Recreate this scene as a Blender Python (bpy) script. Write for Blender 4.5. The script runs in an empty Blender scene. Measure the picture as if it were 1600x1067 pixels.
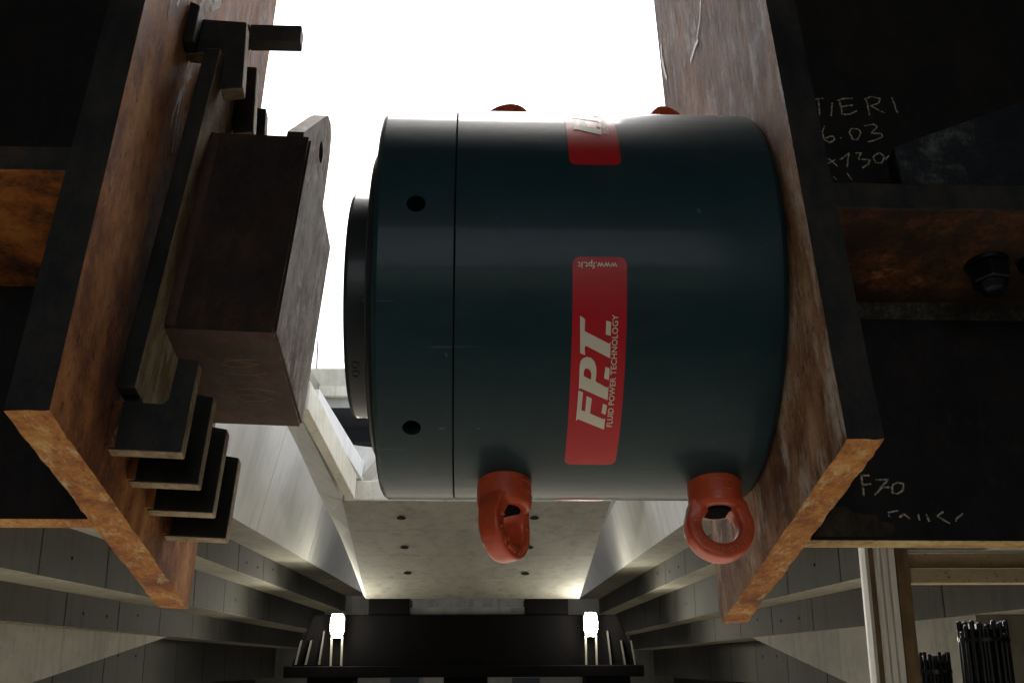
import bpy, bmesh, math, random
from mathutils import Matrix, Vector, noise
random.seed(7)
rad = math.radians
scene = bpy.context.scene
C = scene.collection

# ------------------------------------------------------------------ frames
# World: z is up, y runs along the side beams of the bridge, the camera stands at the origin.
# The jacking rig (two steel beams, the jack between them) stands tilted: its own frame is turned by RIG.
XD = Vector((0.99985892, -0.01679703, 0.0)); DD = Vector((0.01626422, 0.96814281, 0.2498699)); UD = Vector((-0.00419707, -0.24983465, 0.96827942))
RIG = Matrix((XD, DD, UD))

def cam_axes(p, y, r):
    F = Vector((math.sin(y) * math.cos(p), math.cos(y) * math.cos(p), math.sin(p)))
    R = Vector((math.cos(y), -math.sin(y), 0)); U = R.cross(F)
    return math.cos(r) * R + math.sin(r) * U, -math.sin(r) * R + math.cos(r) * U, F
CR, CU, CF = cam_axes(.5403, .0433, -.0111)
FPX = 1703.5

# ------------------------------------------------------------------ camera, sky, sun, exposure
cam_data = bpy.data.cameras.new('camera'); cam = bpy.data.objects.new('camera', cam_data); C.objects.link(cam)
cam_data.sensor_width = 36; cam_data.lens = FPX / 1600 * 36
cam_data.clip_start = .02; cam_data.clip_end = 3000
m3 = Matrix((RIG @ CR, RIG @ CU, -(RIG @ CF))).transposed()
cam.matrix_world = m3.to_4x4()
scene.camera = cam

SUN_EL, SUN_AZ = rad(64), rad(8)          # azimuth from +y towards +x
world = bpy.data.worlds.new('World'); scene.world = world; world.use_nodes = True
wn = world.node_tree.nodes; wl = world.node_tree.links; wn.clear()
sky = wn.new('ShaderNodeTexSky'); sky.sky_type = 'NISHITA'; sky.sun_disc = False
sky.sun_elevation = SUN_EL; sky.sun_rotation = SUN_AZ; sky.air_density = 1.0; sky.dust_density = 4.0; sky.ozone_density = 1.0
hs = wn.new('ShaderNodeHueSaturation'); hs.inputs['Saturation'].default_value = .3
bg = wn.new('ShaderNodeBackground'); bg.inputs['Strength'].default_value = .15
wo = wn.new('ShaderNodeOutputWorld')
wl.new(sky.outputs[0], hs.inputs['Color']); wl.new(hs.outputs[0], bg.inputs[0]); wl.new(bg.outputs[0], wo.inputs[0])

sd = bpy.data.lights.new('sun', 'SUN'); sd.energy = .6; sd.angle = rad(70); sd.color = (1, .97, .93)
sun = bpy.data.objects.new('sun', sd); C.objects.link(sun)
sdir = Vector((math.sin(SUN_AZ) * math.cos(SUN_EL), math.cos(SUN_AZ) * math.cos(SUN_EL), math.sin(SUN_EL)))
sun.rotation_euler = sdir.to_track_quat('Z', 'Y').to_euler()

vs = scene.view_settings
vs.view_transform = 'Standard'; vs.look = 'None'; vs.gamma = 1; vs.use_curve_mapping = False
vs.exposure = 1.85
scene.cycles.use_denoising = True
scene.cycles.max_bounces = 6; scene.cycles.diffuse_bounces = 4; scene.cycles.glossy_bounces = 2
scene.cycles.sample_clamp_indirect = 6

# ------------------------------------------------------------------ materials
class NT:
    def __init__(s, name):
        s.m = bpy.data.materials.new(name); s.m.use_nodes = True
        s.t = s.m.node_tree; s.t.nodes.clear()
        s.out = s.t.nodes.new('ShaderNodeOutputMaterial'); s.p = s.t.nodes.new('ShaderNodeBsdfPrincipled')
        s.link(s.p.outputs[0], s.out.inputs[0])
        s.co = s.t.nodes.new('ShaderNodeTexCoord').outputs['Object']
    def link(s, a, b): s.t.links.new(a, b)
    def put(s, sock, v):
        if isinstance(v, bpy.types.NodeSocket): s.link(v, sock)
        elif isinstance(v, tuple) and len(v) == 3 and sock.type == 'RGBA': sock.default_value = (*v, 1)
        else: sock.default_value = v
    def set(s, **k):
        for n, v in k.items(): s.put(s.p.inputs[n.replace('_', ' ')], v)
        return s
    def noise(s, scale, stretch=(1, 1, 1), detail=6, rough=.6, dist=0, off=(0, 0, 0)):
        mp = s.t.nodes.new('ShaderNodeMapping'); mp.inputs['Scale'].default_value = stretch; mp.inputs['Location'].default_value = off
        s.link(s.co, mp.inputs[0])
        n = s.t.nodes.new('ShaderNodeTexNoise'); n.inputs['Scale'].default_value = scale; n.inputs['Detail'].default_value = detail
        n.inputs['Roughness'].default_value = rough; n.inputs['Distortion'].default_value = dist
        s.link(mp.outputs[0], n.inputs['Vector']); return n.outputs[0]
    def ramp(s, f, stops, interp='LINEAR'):
        r = s.t.nodes.new('ShaderNodeValToRGB'); e = r.color_ramp.elements; r.color_ramp.interpolation = interp
        while len(e) < len(stops): e.new(.5)
        for i, (p, c) in enumerate(stops):
            e[i].position = p; e[i].color = (c, c, c, 1) if isinstance(c, (int, float)) else (*c, 1)
        s.put(r.inputs[0], f); return r.outputs[0]
    def mix(s, f, a, b, mode='MIX'):
        n = s.t.nodes.new('ShaderNodeMix'); n.data_type = 'RGBA'; n.blend_type = mode
        s.put(n.inputs[0], f); s.put(n.inputs[6], a); s.put(n.inputs[7], b); return n.outputs[2]
    def math(s, op, a, b=0.0):
        n = s.t.nodes.new('ShaderNodeMath'); n.operation = op; s.put(n.inputs[0], a); s.put(n.inputs[1], b); return n.outputs[0]
    def bump(s, h, strength=.3, dist=.01):
        n = s.t.nodes.new('ShaderNodeBump'); n.inputs['Strength'].default_value = strength; n.inputs['Distance'].default_value = dist
        s.link(h, n.inputs['Height']); s.link(n.outputs[0], s.p.inputs['Normal']); return s
    def rnd(s): return s.t.nodes.new('ShaderNodeObjectInfo').outputs['Random']
    def sep(s):
        n = s.t.nodes.new('ShaderNodeSeparateXYZ'); s.link(s.co, n.inputs[0]); return n.outputs

def rust(name, stops, stretch=(1, 1, .14), scale=9, pale=None, pale_at=.66, rough=.75, seed=0., bump=.35, metal=0.):
    t = NT(name)
    st = (1, 1, .7)
    big = t.noise(scale * .5, st, 5, .7, .2, (seed, 1, 2)); mid = t.noise(scale * 5, (stretch[0] ** .8, stretch[1] ** .8, stretch[2] ** .8), 4, .65, 0, (3, seed, 1))
    fine = t.noise(scale * 26, (1, 1, .8), 3, .8)
    blot = t.noise(scale * 1.7, (1, 1, .55), 6, .78, .1, (9, seed, 5))
    f = t.math('ADD', t.math('ADD', t.math('MULTIPLY', big, .36), t.math('MULTIPLY', blot, .34)), t.math('ADD', t.math('MULTIPLY', mid, .16), t.math('MULTIPLY', fine, .14)))
    f = t.math('ADD', t.math('MULTIPLY', f, 2.6), -.8)
    col = t.ramp(f, stops)
    t.p.inputs['Specular IOR Level'].default_value = .25
    col = t.mix(t.ramp(fine, [(.35, .0), (.7, .45)]), col, t.mix(1.0, col, (.55, .5, .48), 'MULTIPLY'))
    if pale:
        s = t.noise(scale * 1.5, (stretch[0], stretch[1], stretch[2] ** .55), 6, .74, .3, (7, 2, seed))
        col = t.mix(t.ramp(s, [(pale_at - .06, 0), (pale_at + .05, .85)]), col, pale)
    speck = t.ramp(t.noise(scale * 9, (1, 1, .6), 2, .5, 0, (seed, 4, 4)), [(.28, 1), (.36, 0)])
    col = t.mix(t.math('MULTIPLY', speck, .6), col, (.02, .012, .008))
    t.set(Base_Color=col, Roughness=t.ramp(mid, [(.3, rough - .15), (.7, rough + .12)]), Metallic=metal)
    t.bump(t.math('ADD', t.math('MULTIPLY', mid, .6), t.math('MULTIPLY', fine, .4)), bump, .004)
    return t.m

M = {}
M['rust_left'] = rust('rust_plate_left', [(.2, (.045, .017, .010)), (.42, (.23, .08, .03)), (.58, (.46, .19, .06)), (.8, (.66, .36, .15))], pale=(.5, .47, .42), pale_at=.68, seed=1.3)
M['rust_right'] = rust('rust_plate_right', [(.2, (.045, .022, .014)), (.42, (.18, .088, .048)), (.58, (.36, .2, .115)), (.8, (.55, .4, .29))], pale=(.55, .52, .48), pale_at=.6, seed=4.1)
M['flake'] = rust('flaking_orange_rust', [(.15, (.10, .03, .012)), (.4, (.34, .11, .025)), (.58, (.56, .24, .05)), (.8, (.66, .45, .18))], stretch=(2.2, .7, 1), scale=17, pale=(.62, .5, .26), pale_at=.6, seed=2.2, bump=1.0)
M['yellow_rust'] = rust('yellow_grey_rust', [(.3, (.2, .13, .05)), (.5, (.5, .34, .13)), (.68, (.62, .48, .24))], stretch=(.3, 1.5, 1), scale=14, pale=(.66, .58, .36), pale_at=.62, seed=5.2, bump=.6)
M['dark_steel'] = rust('dark_mill_steel', [(.3, (.008, .008, .008)), (.5, (.022, .021, .020)), (.66, (.045, .034, .025)), (.85, (.10, .055, .03))], scale=12, seed=.4, rough=.62, bump=.2)
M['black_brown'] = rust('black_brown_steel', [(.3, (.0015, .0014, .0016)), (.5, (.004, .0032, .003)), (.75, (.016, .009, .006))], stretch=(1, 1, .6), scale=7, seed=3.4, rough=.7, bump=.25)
M['orange_under'] = rust('orange_underside', [(.3, (.03, .013, .006)), (.45, (.13, .042, .012)), (.58, (.32, .105, .02)), (.7, (.42, .17, .04))], stretch=(1, 1, 1), scale=6, seed=6.6)
M['brown_under'] = rust('brown_underside', [(.25, (.014, .009, .007)), (.5, (.04, .02, .012)), (.66, (.13, .05, .018)), (.8, (.4, .15, .04))], stretch=(1, 1, 1), scale=6, seed=9.1)
M['block'] = rust('block_steel', [(.2, (.03, .016, .012)), (.5, (.06, .031, .02)), (.8, (.13, .058, .028))], stretch=(1, 1, 1), scale=9, seed=7.7)
M['block_dark'] = rust('block_front_steel', [(.3, (.010, .006, .005)), (.5, (.03, .017, .013)), (.7, (.07, .034, .019)), (.85, (.16, .065, .028))], stretch=(1, 1, .6), scale=9, seed=3.1)
M['grey_peel'] = rust('grey_peeling_face', [(.25, (.12, .08, .055)), (.42, (.3, .23, .17)), (.55, (.48, .42, .36)), (.72, (.62, .6, .57))], stretch=(1, 1, .25), scale=18, pale=(.74, .73, .7), pale_at=.58, seed=8.3, bump=.7)
M['bracket_edge'] = rust('ground_steel_edge', [(.3, (.12, .085, .05)), (.5, (.3, .22, .13)), (.7, (.45, .36, .25))], stretch=(1, 1, 1), scale=20, seed=1.9)
M['weld_dark'] = rust('speckled_weld', [(.3, (.012, .009, .007)), (.52, (.04, .032, .024)), (.7, (.12, .1, .075))], stretch=(1, 1, 1), scale=40, seed=4.4, bump=.9)
M['beige_plate'] = rust('beige_plate_face', [(.3, (.09, .06, .035)), (.48, (.22, .155, .09)), (.62, (.34, .26, .16)), (.74, (.45, .38, .26))], scale=11, pale=(.5, .45, .34), pale_at=.63, seed=2.8)
M['strut'] = rust('streaked_dark_strut', [(.3, (.008, .009, .012)), (.52, (.018, .019, .022)), (.6, (.05, .05, .052)), (.72, (.11, .11, .11))], stretch=(.18, 1, 1.4), scale=16, seed=5.5)
M['nut_black'] = NT('blackened_bolt').set(Base_Color=(.012, .013, .016), Roughness=.35, Metallic=.6).m

def jack_paint(name, c, rough):
    t = NT(name)
    n = t.noise(14, (1, 1, 1), 6, .6); peel = t.noise(420, (1, 1, 1), 2, .5); brush = t.noise(60, (.12, 1, 1), 5, .65)
    col = t.mix(t.ramp(n, [(.35, 0), (.7, .6)]), c, tuple(x * 1.35 for x in c))
    scr = t.math('MULTIPLY', t.ramp(t.noise(120, (.05, 1, 1), 2, .5, 0, (5, 1, 2)), [(.70, 0), (.73, .5)]), t.ramp(t.noise(9, detail=3), [(.5, 0), (.62, 1)]))
    col = t.mix(scr, col, (.10, .115, .115))
    smear = t.ramp(t.noise(7, (.5, 1, 1), 5, .7, .6, (2, 6, 1)), [(.52, 0), (.75, .35)])
    col = t.mix(smear, col, (.045, .055, .055))
    sp = t.ramp(t.noise(55, (1, 1, 1), 2, .4, 0, (3, 3, 3)), [(.76, 0), (.79, .5)])
    col = t.mix(sp, col, (.12, .13, .13))
    t.set(Base_Color=col, Roughness=t.ramp(brush, [(.3, rough - .02), (.7, rough + .05)]))
    t.set(IOR=1.25, Coat_Weight=.26, Coat_Roughness=.1, Coat_IOR=1.32)
    t.bump(t.math('ADD', peel, t.math('MULTIPLY', brush, .10)), .22, .0012)
    return t.m
M['jack'] = jack_paint('dark_teal_jack_paint', (.010, .031, .037), .42)
M['jack_dark'] = NT('jack_bore_black').set(Base_Color=(.003, .003, .004), Roughness=.9, Specular_IOR_Level=.05).m
M['piston'] = jack_paint('dark_piston_coating', (.018, .022, .023), .34)
t = NT('decal_red'); nn = t.noise(26, detail=5, rough=.7)
t.set(Base_Color=t.mix(t.ramp(nn, [(.45, 0), (.75, .5)]), (.50, .012, .02), (.34, .02, .024)), Roughness=t.ramp(nn, [(.35, .28), (.7, .5)]), Specular_IOR_Level=.3); M['decal'] = t.m
M['decal_ink'] = NT('decal_cream').set(Base_Color=(.66, .62, .5), Roughness=.45).m
t = NT('eyebolt_red_enamel'); nn = t.noise(30, detail=6)
t.set(Base_Color=t.mix(t.ramp(nn, [(.35, 0), (.7, 1)]), (.5, .06, .022), (.66, .105, .035)), Roughness=t.ramp(nn, [(.3, .3), (.7, .45)]))
geo = t.t.nodes.new('ShaderNodeNewGeometry').outputs['Pointiness']
wear = t.math('MULTIPLY', t.ramp(geo, [(.53, 0), (.56, 1)]), t.ramp(t.noise(110, detail=5), [(.5, 0), (.56, 1)]))
chip = t.ramp(t.noise(85, detail=4, rough=.7), [(.70, 0), (.73, .8)])
col = t.mix(chip, t.p.inputs['Base Color'].links[0].from_socket, (.05, .02, .015))
dirt = t.ramp(t.noise(22, detail=6, rough=.7), [(.5, 0), (.72, .55)])
col = t.mix(dirt, col, (.14, .03, .016)); col = t.mix(wear, col, (.75, .6, .54))
t.set(Base_Color=col)
t.bump(t.noise(140, detail=4), .3, .002); M['eyebolt'] = t.m
M['eye_text'] = NT('raised_red_lettering').set(Base_Color=(.62, .13, .055), Roughness=.4).m
t = NT('chalk_grey'); nn = t.noise(240, detail=2)
t.set(Base_Color=t.mix(t.ramp(nn, [(.4, 0), (.6, 1)]), (.10, .085, .06), (.5, .43, .31)), Roughness=.9); M['chalk'] = t.m
t = NT('lime_paint_run'); nn = t.noise(60, (1, 1, .4), 6, .7)
t.set(Base_Color=t.mix(t.ramp(nn, [(.38, 0), (.55, 1)]), (.2, .1, .06), (.62, .6, .57)), Roughness=.8); M['paint_run'] = t.m
M['splash'] = rust('cement_splash_stain', [(.3, (.012, .009, .005)), (.5, (.04, .028, .015)), (.65, (.075, .055, .03))], stretch=(1, 1, 1), scale=22, seed=2.4)
M['scratch'] = NT('scratched_rust').set(Base_Color=(.17, .08, .042), Roughness=.9).m
M['tape'] = NT('torn_white_tape').set(Base_Color=(.7, .69, .66), Roughness=.5).m

def concrete(name, a, b, stain=.5, scale=1.6, seed=0., var=.12):
    t = NT(name)
    big = t.noise(scale, (1, .5, 1), 4, .6, .5, (seed, 0, 0)); mid = t.noise(scale * 7, (1, 1, .5), 4, .68, .3, (0, seed, 0)); fine = t.noise(scale * 60, detail=2)
    col = t.mix(t.ramp(big, [(.32, 0), (.68, 1)]), a, b)
    col = t.mix(t.math('MULTIPLY', t.ramp(mid, [(.56, 0), (.72, 1)]), stain), col, tuple(x * .55 for x in a))
    col = t.mix(t.ramp(t.noise(scale * 14, detail=2, off=(seed, 5, 1)), [(.70, 0), (.75, .4)]), col, tuple(x * .35 for x in a))
    strk = t.noise(scale * 3.2, (1, 1, .08), 4, .6, .2, (seed, 2, 7))
    col = t.mix(t.math('MULTIPLY', t.ramp(strk, [(.5, 0), (.68, 1)]), stain * .9), col, tuple(x * .5 for x in a))
    v = t.math('ADD', t.math('MULTIPLY', t.rnd(), var * 2), 1 - var)
    cv = t.t.nodes.new('ShaderNodeCombineColor'); [t.link(v, cv.inputs[i]) for i in range(3)]
    col = t.mix(1.0, col, cv.outputs[0], 'MULTIPLY')
    t.set(Base_Color=col, Roughness=.88); t.bump(t.math('ADD', mid, t.math('MULTIPLY', fine, .4)), .25, .02)
    return t.m
M['concrete'] = concrete('bridge_concrete', (.17, .16, .125), (.25, .235, .185), seed=1)
M['concrete_web'] = concrete('shaded_web_concrete', (.03, .029, .024), (.046, .044, .036), seed=2)  # upright web faces: their shade is put into the colour
M['concrete_soffit2'] = concrete('lit_soffit_concrete', (.36, .335, .265), (.47, .44, .35), seed=6)  # same beams' undersides, painted paler to stand in for light from below
M['concrete_soffit'] = concrete('girder_soffit_concrete', (.2, .195, .165), (.27, .262, .22), seed=3, var=.03)
M['concrete_pale'] = concrete('pale_web_concrete', (.42, .42, .4), (.52, .52, .5), stain=.3, scale=.8, seed=5, var=.03)
M['concrete_cream'] = concrete('cream_concrete', (.5, .48, .38), (.66, .64, .56), stain=.35, seed=8)
M['white_paint'] = concrete('white_painted_steel', (.66, .68, .68), (.78, .79, .78), stain=.25, seed=11, var=.04)
M['navy_steel'] = NT('dark_blue_steel').set(Base_Color=(.03, .036, .05), Roughness=.6).m
M['trestle'] = NT('black_trestle_steel'); t = M['trestle']; nn = t.noise(2.5, (1, 1, .3), 6)
t.set(Base_Color=t.mix(nn, (.003, .003, .004), (.008, .007, .007)), Roughness=.85, Specular_IOR_Level=.06); M['trestle'] = t.m
M['trestle_rib'] = NT('trestle_rib_steel').set(Base_Color=(.09, .085, .075), Roughness=.6).m
t = NT('cream_frame_paint'); nn = t.noise(18, (1, 1, 1), 7, .7); sp = t.ramp(t.noise(70, detail=4), [(.62, 0), (.68, .8)])
t.set(Base_Color=t.mix(sp, t.mix(nn, (.36, .27, .15), (.55, .45, .28)), (.1, .06, .03)), Roughness=.6); M['frame_cream'] = t.m
t = NT('brown_frame_paint'); nn = t.noise(14, (1, 1, .3), 7, .7)
t.set(Base_Color=t.mix(t.ramp(nn, [(.3, 0), (.7, 1)]), (.09, .055, .025), (.26, .17, .08)), Roughness=.65); M['frame_brown'] = t.m
t = NT('white_ribbed_aluminium'); nn = t.noise(9, (1, 1, .2), 6)
t.set(Base_Color=t.mix(t.ramp(nn, [(.4, 0), (.75, 1)]), (.86, .86, .83), (.7, .66, .54)), Roughness=.35); M['rib_white'] = t.m
M['bundle'] = NT('black_glossy_section').set(Base_Color=(.008, .008, .009), Roughness=.22).m
t = NT('lamp_glass'); t.p.inputs['Emission Color'].default_value = (1, .95, .8, 1); t.set(Base_Color=(.9, .9, .85), Emission_Strength=60.0); M['lamp'] = t.m
M['lamp_body'] = NT('lamp_housing').set(Base_Color=(.25, .24, .2), Roughness=.5, Metallic=.4).m
t = NT('site_ground'); n1 = t.noise(.25, detail=8); n2 = t.noise(3, detail=6)
t.set(Base_Color=t.mix(n2, t.mix(n1, (.09, .08, .06), (.16, .14, .11)), (.12, .105, .08)), Roughness=.95).bump(n2, .4, .03); M['ground'] = t.m

# ------------------------------------------------------------------ mesh helpers
def tag(o, label=None, cat=None, group=None, kind=None):
    for k, v in (('label', label), ('category', cat), ('group', group), ('kind', kind)):
        if v: o[k] = v
    if cat and not kind: o['kind'] = 'thing'
    return o
def root(name, origin, rig=True):
    o = bpy.data.objects.new(name, None); C.objects.link(o); o.empty_display_size = .1
    R = RIG if rig else Matrix.Identity(3); o.matrix_world = Matrix.Translation(R @ Vector(origin)) @ R.to_4x4()
    o['_o'] = origin
    return o
def origin_of(parent):
    p = parent
    while p is not None:
        if '_o' in p: return Vector(p['_o'])
        p = p.parent
    return Vector((0, 0, 0))
def link_mesh(name, me, mats, parent=None, rig=True, origin=None, smooth=False, bevel=0, shift=True):
    """me is in frame coordinates; it becomes local to the thing's origin."""
    o = bpy.data.objects.new(name, me); C.objects.link(o)
    for m in (mats if isinstance(mats, (list, tuple)) else [mats]): me.materials.append(m)
    if parent is not None:
        org = origin_of(parent); me.transform(Matrix.Translation(-org)) if shift else None; o.parent = parent
    else:
        org = Vector(origin or (0, 0, 0)); me.transform(Matrix.Translation(-org))
        R = RIG if rig else Matrix.Identity(3); o.matrix_world = Matrix.Translation(R @ org) @ R.to_4x4(); o['_o'] = tuple(org)
    if smooth:
        for p in me.polygons: p.use_smooth = True
        me.set_sharp_from_angle(angle=rad(smooth if smooth > 1 else 35))
    if bevel:
        b = o.modifiers.new('bevel', 'BEVEL'); b.width = bevel; b.segments = 2; b.limit_method = 'ANGLE'; b.angle_limit = rad(40)
    return o
def mesh(verts, faces, name='m'):
    me = bpy.data.meshes.new(name); me.from_pydata([tuple(v) for v in verts], [], faces); me.update(); return me
def bm_mesh(bm):
    bmesh.ops.recalc_face_normals(bm, faces=bm.faces); me = bpy.data.meshes.new('m'); bm.to_mesh(me); bm.free(); return me
def hexa(p):        # 8 points: bottom 4 (ccw), top 4
    return mesh(p, [(3, 2, 1, 0), (4, 5, 6, 7), (0, 1, 5, 4), (1, 2, 6, 5), (2, 3, 7, 6), (3, 0, 4, 7)])
def box(x0, x1, y0, y1, z0, z1):
    return hexa([(x0, y0, z0), (x1, y0, z0), (x1, y1, z0), (x0, y1, z0), (x0, y0, z1), (x1, y0, z1), (x1, y1, z1), (x0, y1, z1)])
def prism(poly, a0, a1, axis):
    """poly: 2D outline, extruded from a0 to a1 along axis (0,1,2); 2D coords are the other two axes in order."""
    def P(u, v, a):
        return ((a, u, v), (u, a, v), (u, v, a))[axis]
    n = len(poly); vs_ = [P(*p, a0) for p in poly] + [P(*p, a1) for p in poly]
    f = [tuple(range(n)), tuple(range(2 * n - 1, n - 1, -1))] + [(i, i + n, (i + 1) % n + n, (i + 1) % n) for i in range(n)]
    bm = bmesh.new(); bm.from_mesh(mesh(vs_, f)); return bm_mesh(bm)
def lathe(profile, center, axis='X', seg=160, close=False):
    """profile: (along, radius) pairs, turned about an axis through center."""
    vs_, fs = [], []
    for a, r in profile:
        for k in range(seg):
            t_ = 2 * math.pi * k / seg; c, s = r * math.cos(t_), r * math.sin(t_)
            vs_.append({'X': (center[0] + a, center[1] + c, center[2] + s), 'Y': (center[0] + c, center[1] + a, center[2] + s), 'Z': (center[0] + c, center[1] + s, center[2] + a)}[axis])
    n = len(profile)
    for i in range(n - 1 + (1 if close else 0)):
        j = (i + 1) % n
        for k in range(seg):
            l = (k + 1) % seg; fs.append((i * seg + k, i * seg + l, j * seg + l, j * seg + k))
    if not close:
        for i in (0, n - 1):
            if profile[i][1] > 1e-6: fs.append(tuple(i * seg + k for k in range(seg)))
    bm = bmesh.new(); bm.from_mesh(mesh(vs_, fs)); bmesh.ops.remove_doubles(bm, verts=bm.verts, dist=1e-6); return bm_mesh(bm)
def merge(*mes):
    bm = bmesh.new()
    for m in mes: bm.from_mesh(m)
    me = bpy.data.meshes.new('m'); bm.to_mesh(me); bm.free(); return me
def assign(me, fn):
    for p in me.polygons: p.material_index = fn(p.normal, p.center)
    return me
def rough_slab(x0, x1, y0, y1, z0, z1, jag=.0025, seed=0, ny=70, nx=8):
    """upright plate in the y-z plane whose flame-cut bottom edge is uneven."""
    bm = bmesh.new(); ys = [y0 + (y1 - y0) * i / ny for i in range(ny + 1)]; xs = [x0 + (x1 - x0) * j / nx for j in range(nx + 1)]
    g = []
    for i, y in enumerate(ys):
        row = []
        for j, x in enumerate(xs):
            edge = 1.6 if j in (0, nx) else 1
            d = (noise.noise(Vector((x * 40 + seed, y * 28, seed))) * .6 + noise.noise(Vector((x * 90, y * 110 + seed, 3))) * .5) * jag * edge
            dx = noise.noise(Vector((y * 60 + seed, x * 10, 9))) * jag * .5 if j in (0, nx) else 0
            row.append(bm.verts.new((x + dx, y, z0 + d)))
        g.append(row)
    for i in range(ny):
        for j in range(nx): bm.faces.new((g[i][j], g[i + 1][j], g[i + 1][j + 1], g[i][j + 1]))
    lo = [bm.verts.new((x0, y, z0 + .02)) for y in ys]; hi = [bm.verts.new((x1, y, z0 + .02)) for y in ys]
    for i in range(ny):
        bm.faces.new((g[i][0], lo[i], lo[i + 1], g[i + 1][0])); bm.faces.new((g[i][nx], g[i + 1][nx], hi[i + 1], hi[i]))
    for (rowi, i) in ((g[0], 0), (g[ny], ny)): bm.faces.new([*rowi, hi[i], lo[i]])
    nz = 24
    rings = []
    for k in range(nz + 1):
        z = z0 + .02 + (z1 - z0 - .02) * k / nz
        if k == 0: rings.append((lo[0], hi[0], lo[-1], hi[-1])); continue
        w = lambda q: noise.noise(Vector((z * 14, q, seed))) * .0008
        rings.append(tuple(bm.verts.new((x + w(x), y + w(y + 5), z)) for x, y in ((x0, y0), (x1, y0), (x0, y1), (x1, y1))))
    for k in range(nz):
        a, b = rings[k], rings[k + 1]
        for p, q in ((0, 1), (2, 3)): bm.faces.new((a[p], a[q], b[q], b[p]))
        if k > 0:
            for p, q in ((0, 2), (1, 3)): bm.faces.new((a[p], a[q], b[q], b[p]))
        else:
            bm.faces.new([*lo, b[2], b[0]]); bm.faces.new([*hi, b[3], b[1]])
    a = rings[-1]; bm.faces.new((a[0], a[1], a[3], a[2]))
    return bm_mesh(bm)
def ribbon(strokes, place, width, lift=.0008):
    """flat hand-drawn strokes: place(u, v) -> (point, normal)."""
    vs_, fs = [], []
    for st in strokes:
        pts = []
        for i in range(len(st) - 1):
            n = 4
            for k in range(n): pts.append((st[i][0] + (st[i + 1][0] - st[i][0]) * k / n, st[i][1] + (st[i + 1][1] - st[i][1]) * k / n))
        pts.append(st[-1]); P = [place(*q) for q in pts]; base = len(vs_)
        for i, (p, nrm) in enumerate(P):
            d = (P[min(i + 1, len(P) - 1)][0] - P[max(i - 1, 0)][0]).normalized(); s = d.cross(nrm).normalized()
            w = width * (.5 + .3 * noise.noise(p * 90) + .12 * random.random())
            p = p + nrm * lift + s * noise.noise(p * 60) * width * .5
            vs_ += [p + s * w, p - s * w]
        for i in range(len(P) - 1):
            b = base + 2 * i; fs.append((b, b + 1, b + 3, b + 2))
    return mesh(vs_, fs)
def ray(px, py): return (px - 800) / FPX * CR - (py - 533.5) / FPX * CU + CF          # rig frame
def rigY(px, py, y): d = ray(px, py); return d * (y / d.y)
def rigX(px, py, x): d = ray(px, py); return d * (x / d.x)
def rigZ(px, py, z): d = ray(px, py); return d * (z / d.z)
def wS(px, py, s): d = RIG @ ray(px, py); return d * (s / d.y)                         # world frame, s metres along the beams
def glyphs(body, size, shear=0., offset=0., spacing=1.):
    cu = bpy.data.curves.new('t', 'FONT'); cu.body = body; cu.size = size; cu.shear = shear; cu.offset = offset; cu.space_character = spacing; cu.resolution_u = 3
    o = bpy.data.objects.new('t', cu); C.objects.link(o); bpy.context.view_layer.update()
    me = bpy.data.meshes.new_from_object(o.evaluated_get(bpy.context.evaluated_depsgraph_get()))
    bpy.data.objects.remove(o); bpy.data.curves.remove(cu); return me
def evaluated(o):
    bpy.context.view_layer.update()
    return bpy.data.meshes.new_from_object(o.evaluated_get(bpy.context.evaluated_depsgraph_get()))

# ------------------------------------------------------------------ setting: ground, unseen decks, walls, slab and bank shaping the light
g = link_mesh('ground', mesh([(-400, -400, -2.2), (400, -400, -2.2), (400, 400, -2.2), (-400, 400, -2.2)], [(0, 1, 2, 3)]), M['ground'], rig=False); tag(g, kind='structure')

t = NT('bounce_slab_concrete'); n1 = t.noise(.4, detail=8); n2 = t.noise(5, detail=6)
t.set(Base_Color=t.mix(n2, t.mix(n1, (.46, .42, .34), (.62, .57, .47)), (.52, .47, .38)), Roughness=.9).bump(n2, .3, .02); M['slab'] = t.m
sl_ = link_mesh('bounce_slab', box(-3.6, 3.6, -1.5, 30, -2.3, -2.15), M['slab'], rig=False, origin=(0, 10, -2.2)); tag(sl_, kind='structure')  # added unseen pale slab that bounces light up onto the undersides
# unseen bridge deck over and behind the camera, its extent shaped to block skylight
deck = link_mesh('bridge_deck_shield', box(-26, 26, -14, 5.0, 8.0, 8.8), M['concrete'], rig=False, origin=(0, -6, 8)); tag(deck, 'unseen concrete bridge deck overhead, shaped to block skylight', 'bridge deck', kind='structure')

for sx, lab in ((-1, 'added light-blocking wall, unseen behind the camera at left'), (1, 'added light-blocking wall, unseen behind the camera at right')):
    o = link_mesh('rear_shade_wall', box(*sorted((sx * (4.4 if sx < 0 else 4.2), sx * 14)), -14, -13.2, -2.2, 8), M['concrete'], rig=False, origin=(sx * 9, -13.6, -2.2)); tag(o, lab, 'wall', kind='structure')  # unseen walls added to narrow the light opening at the rear
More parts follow.
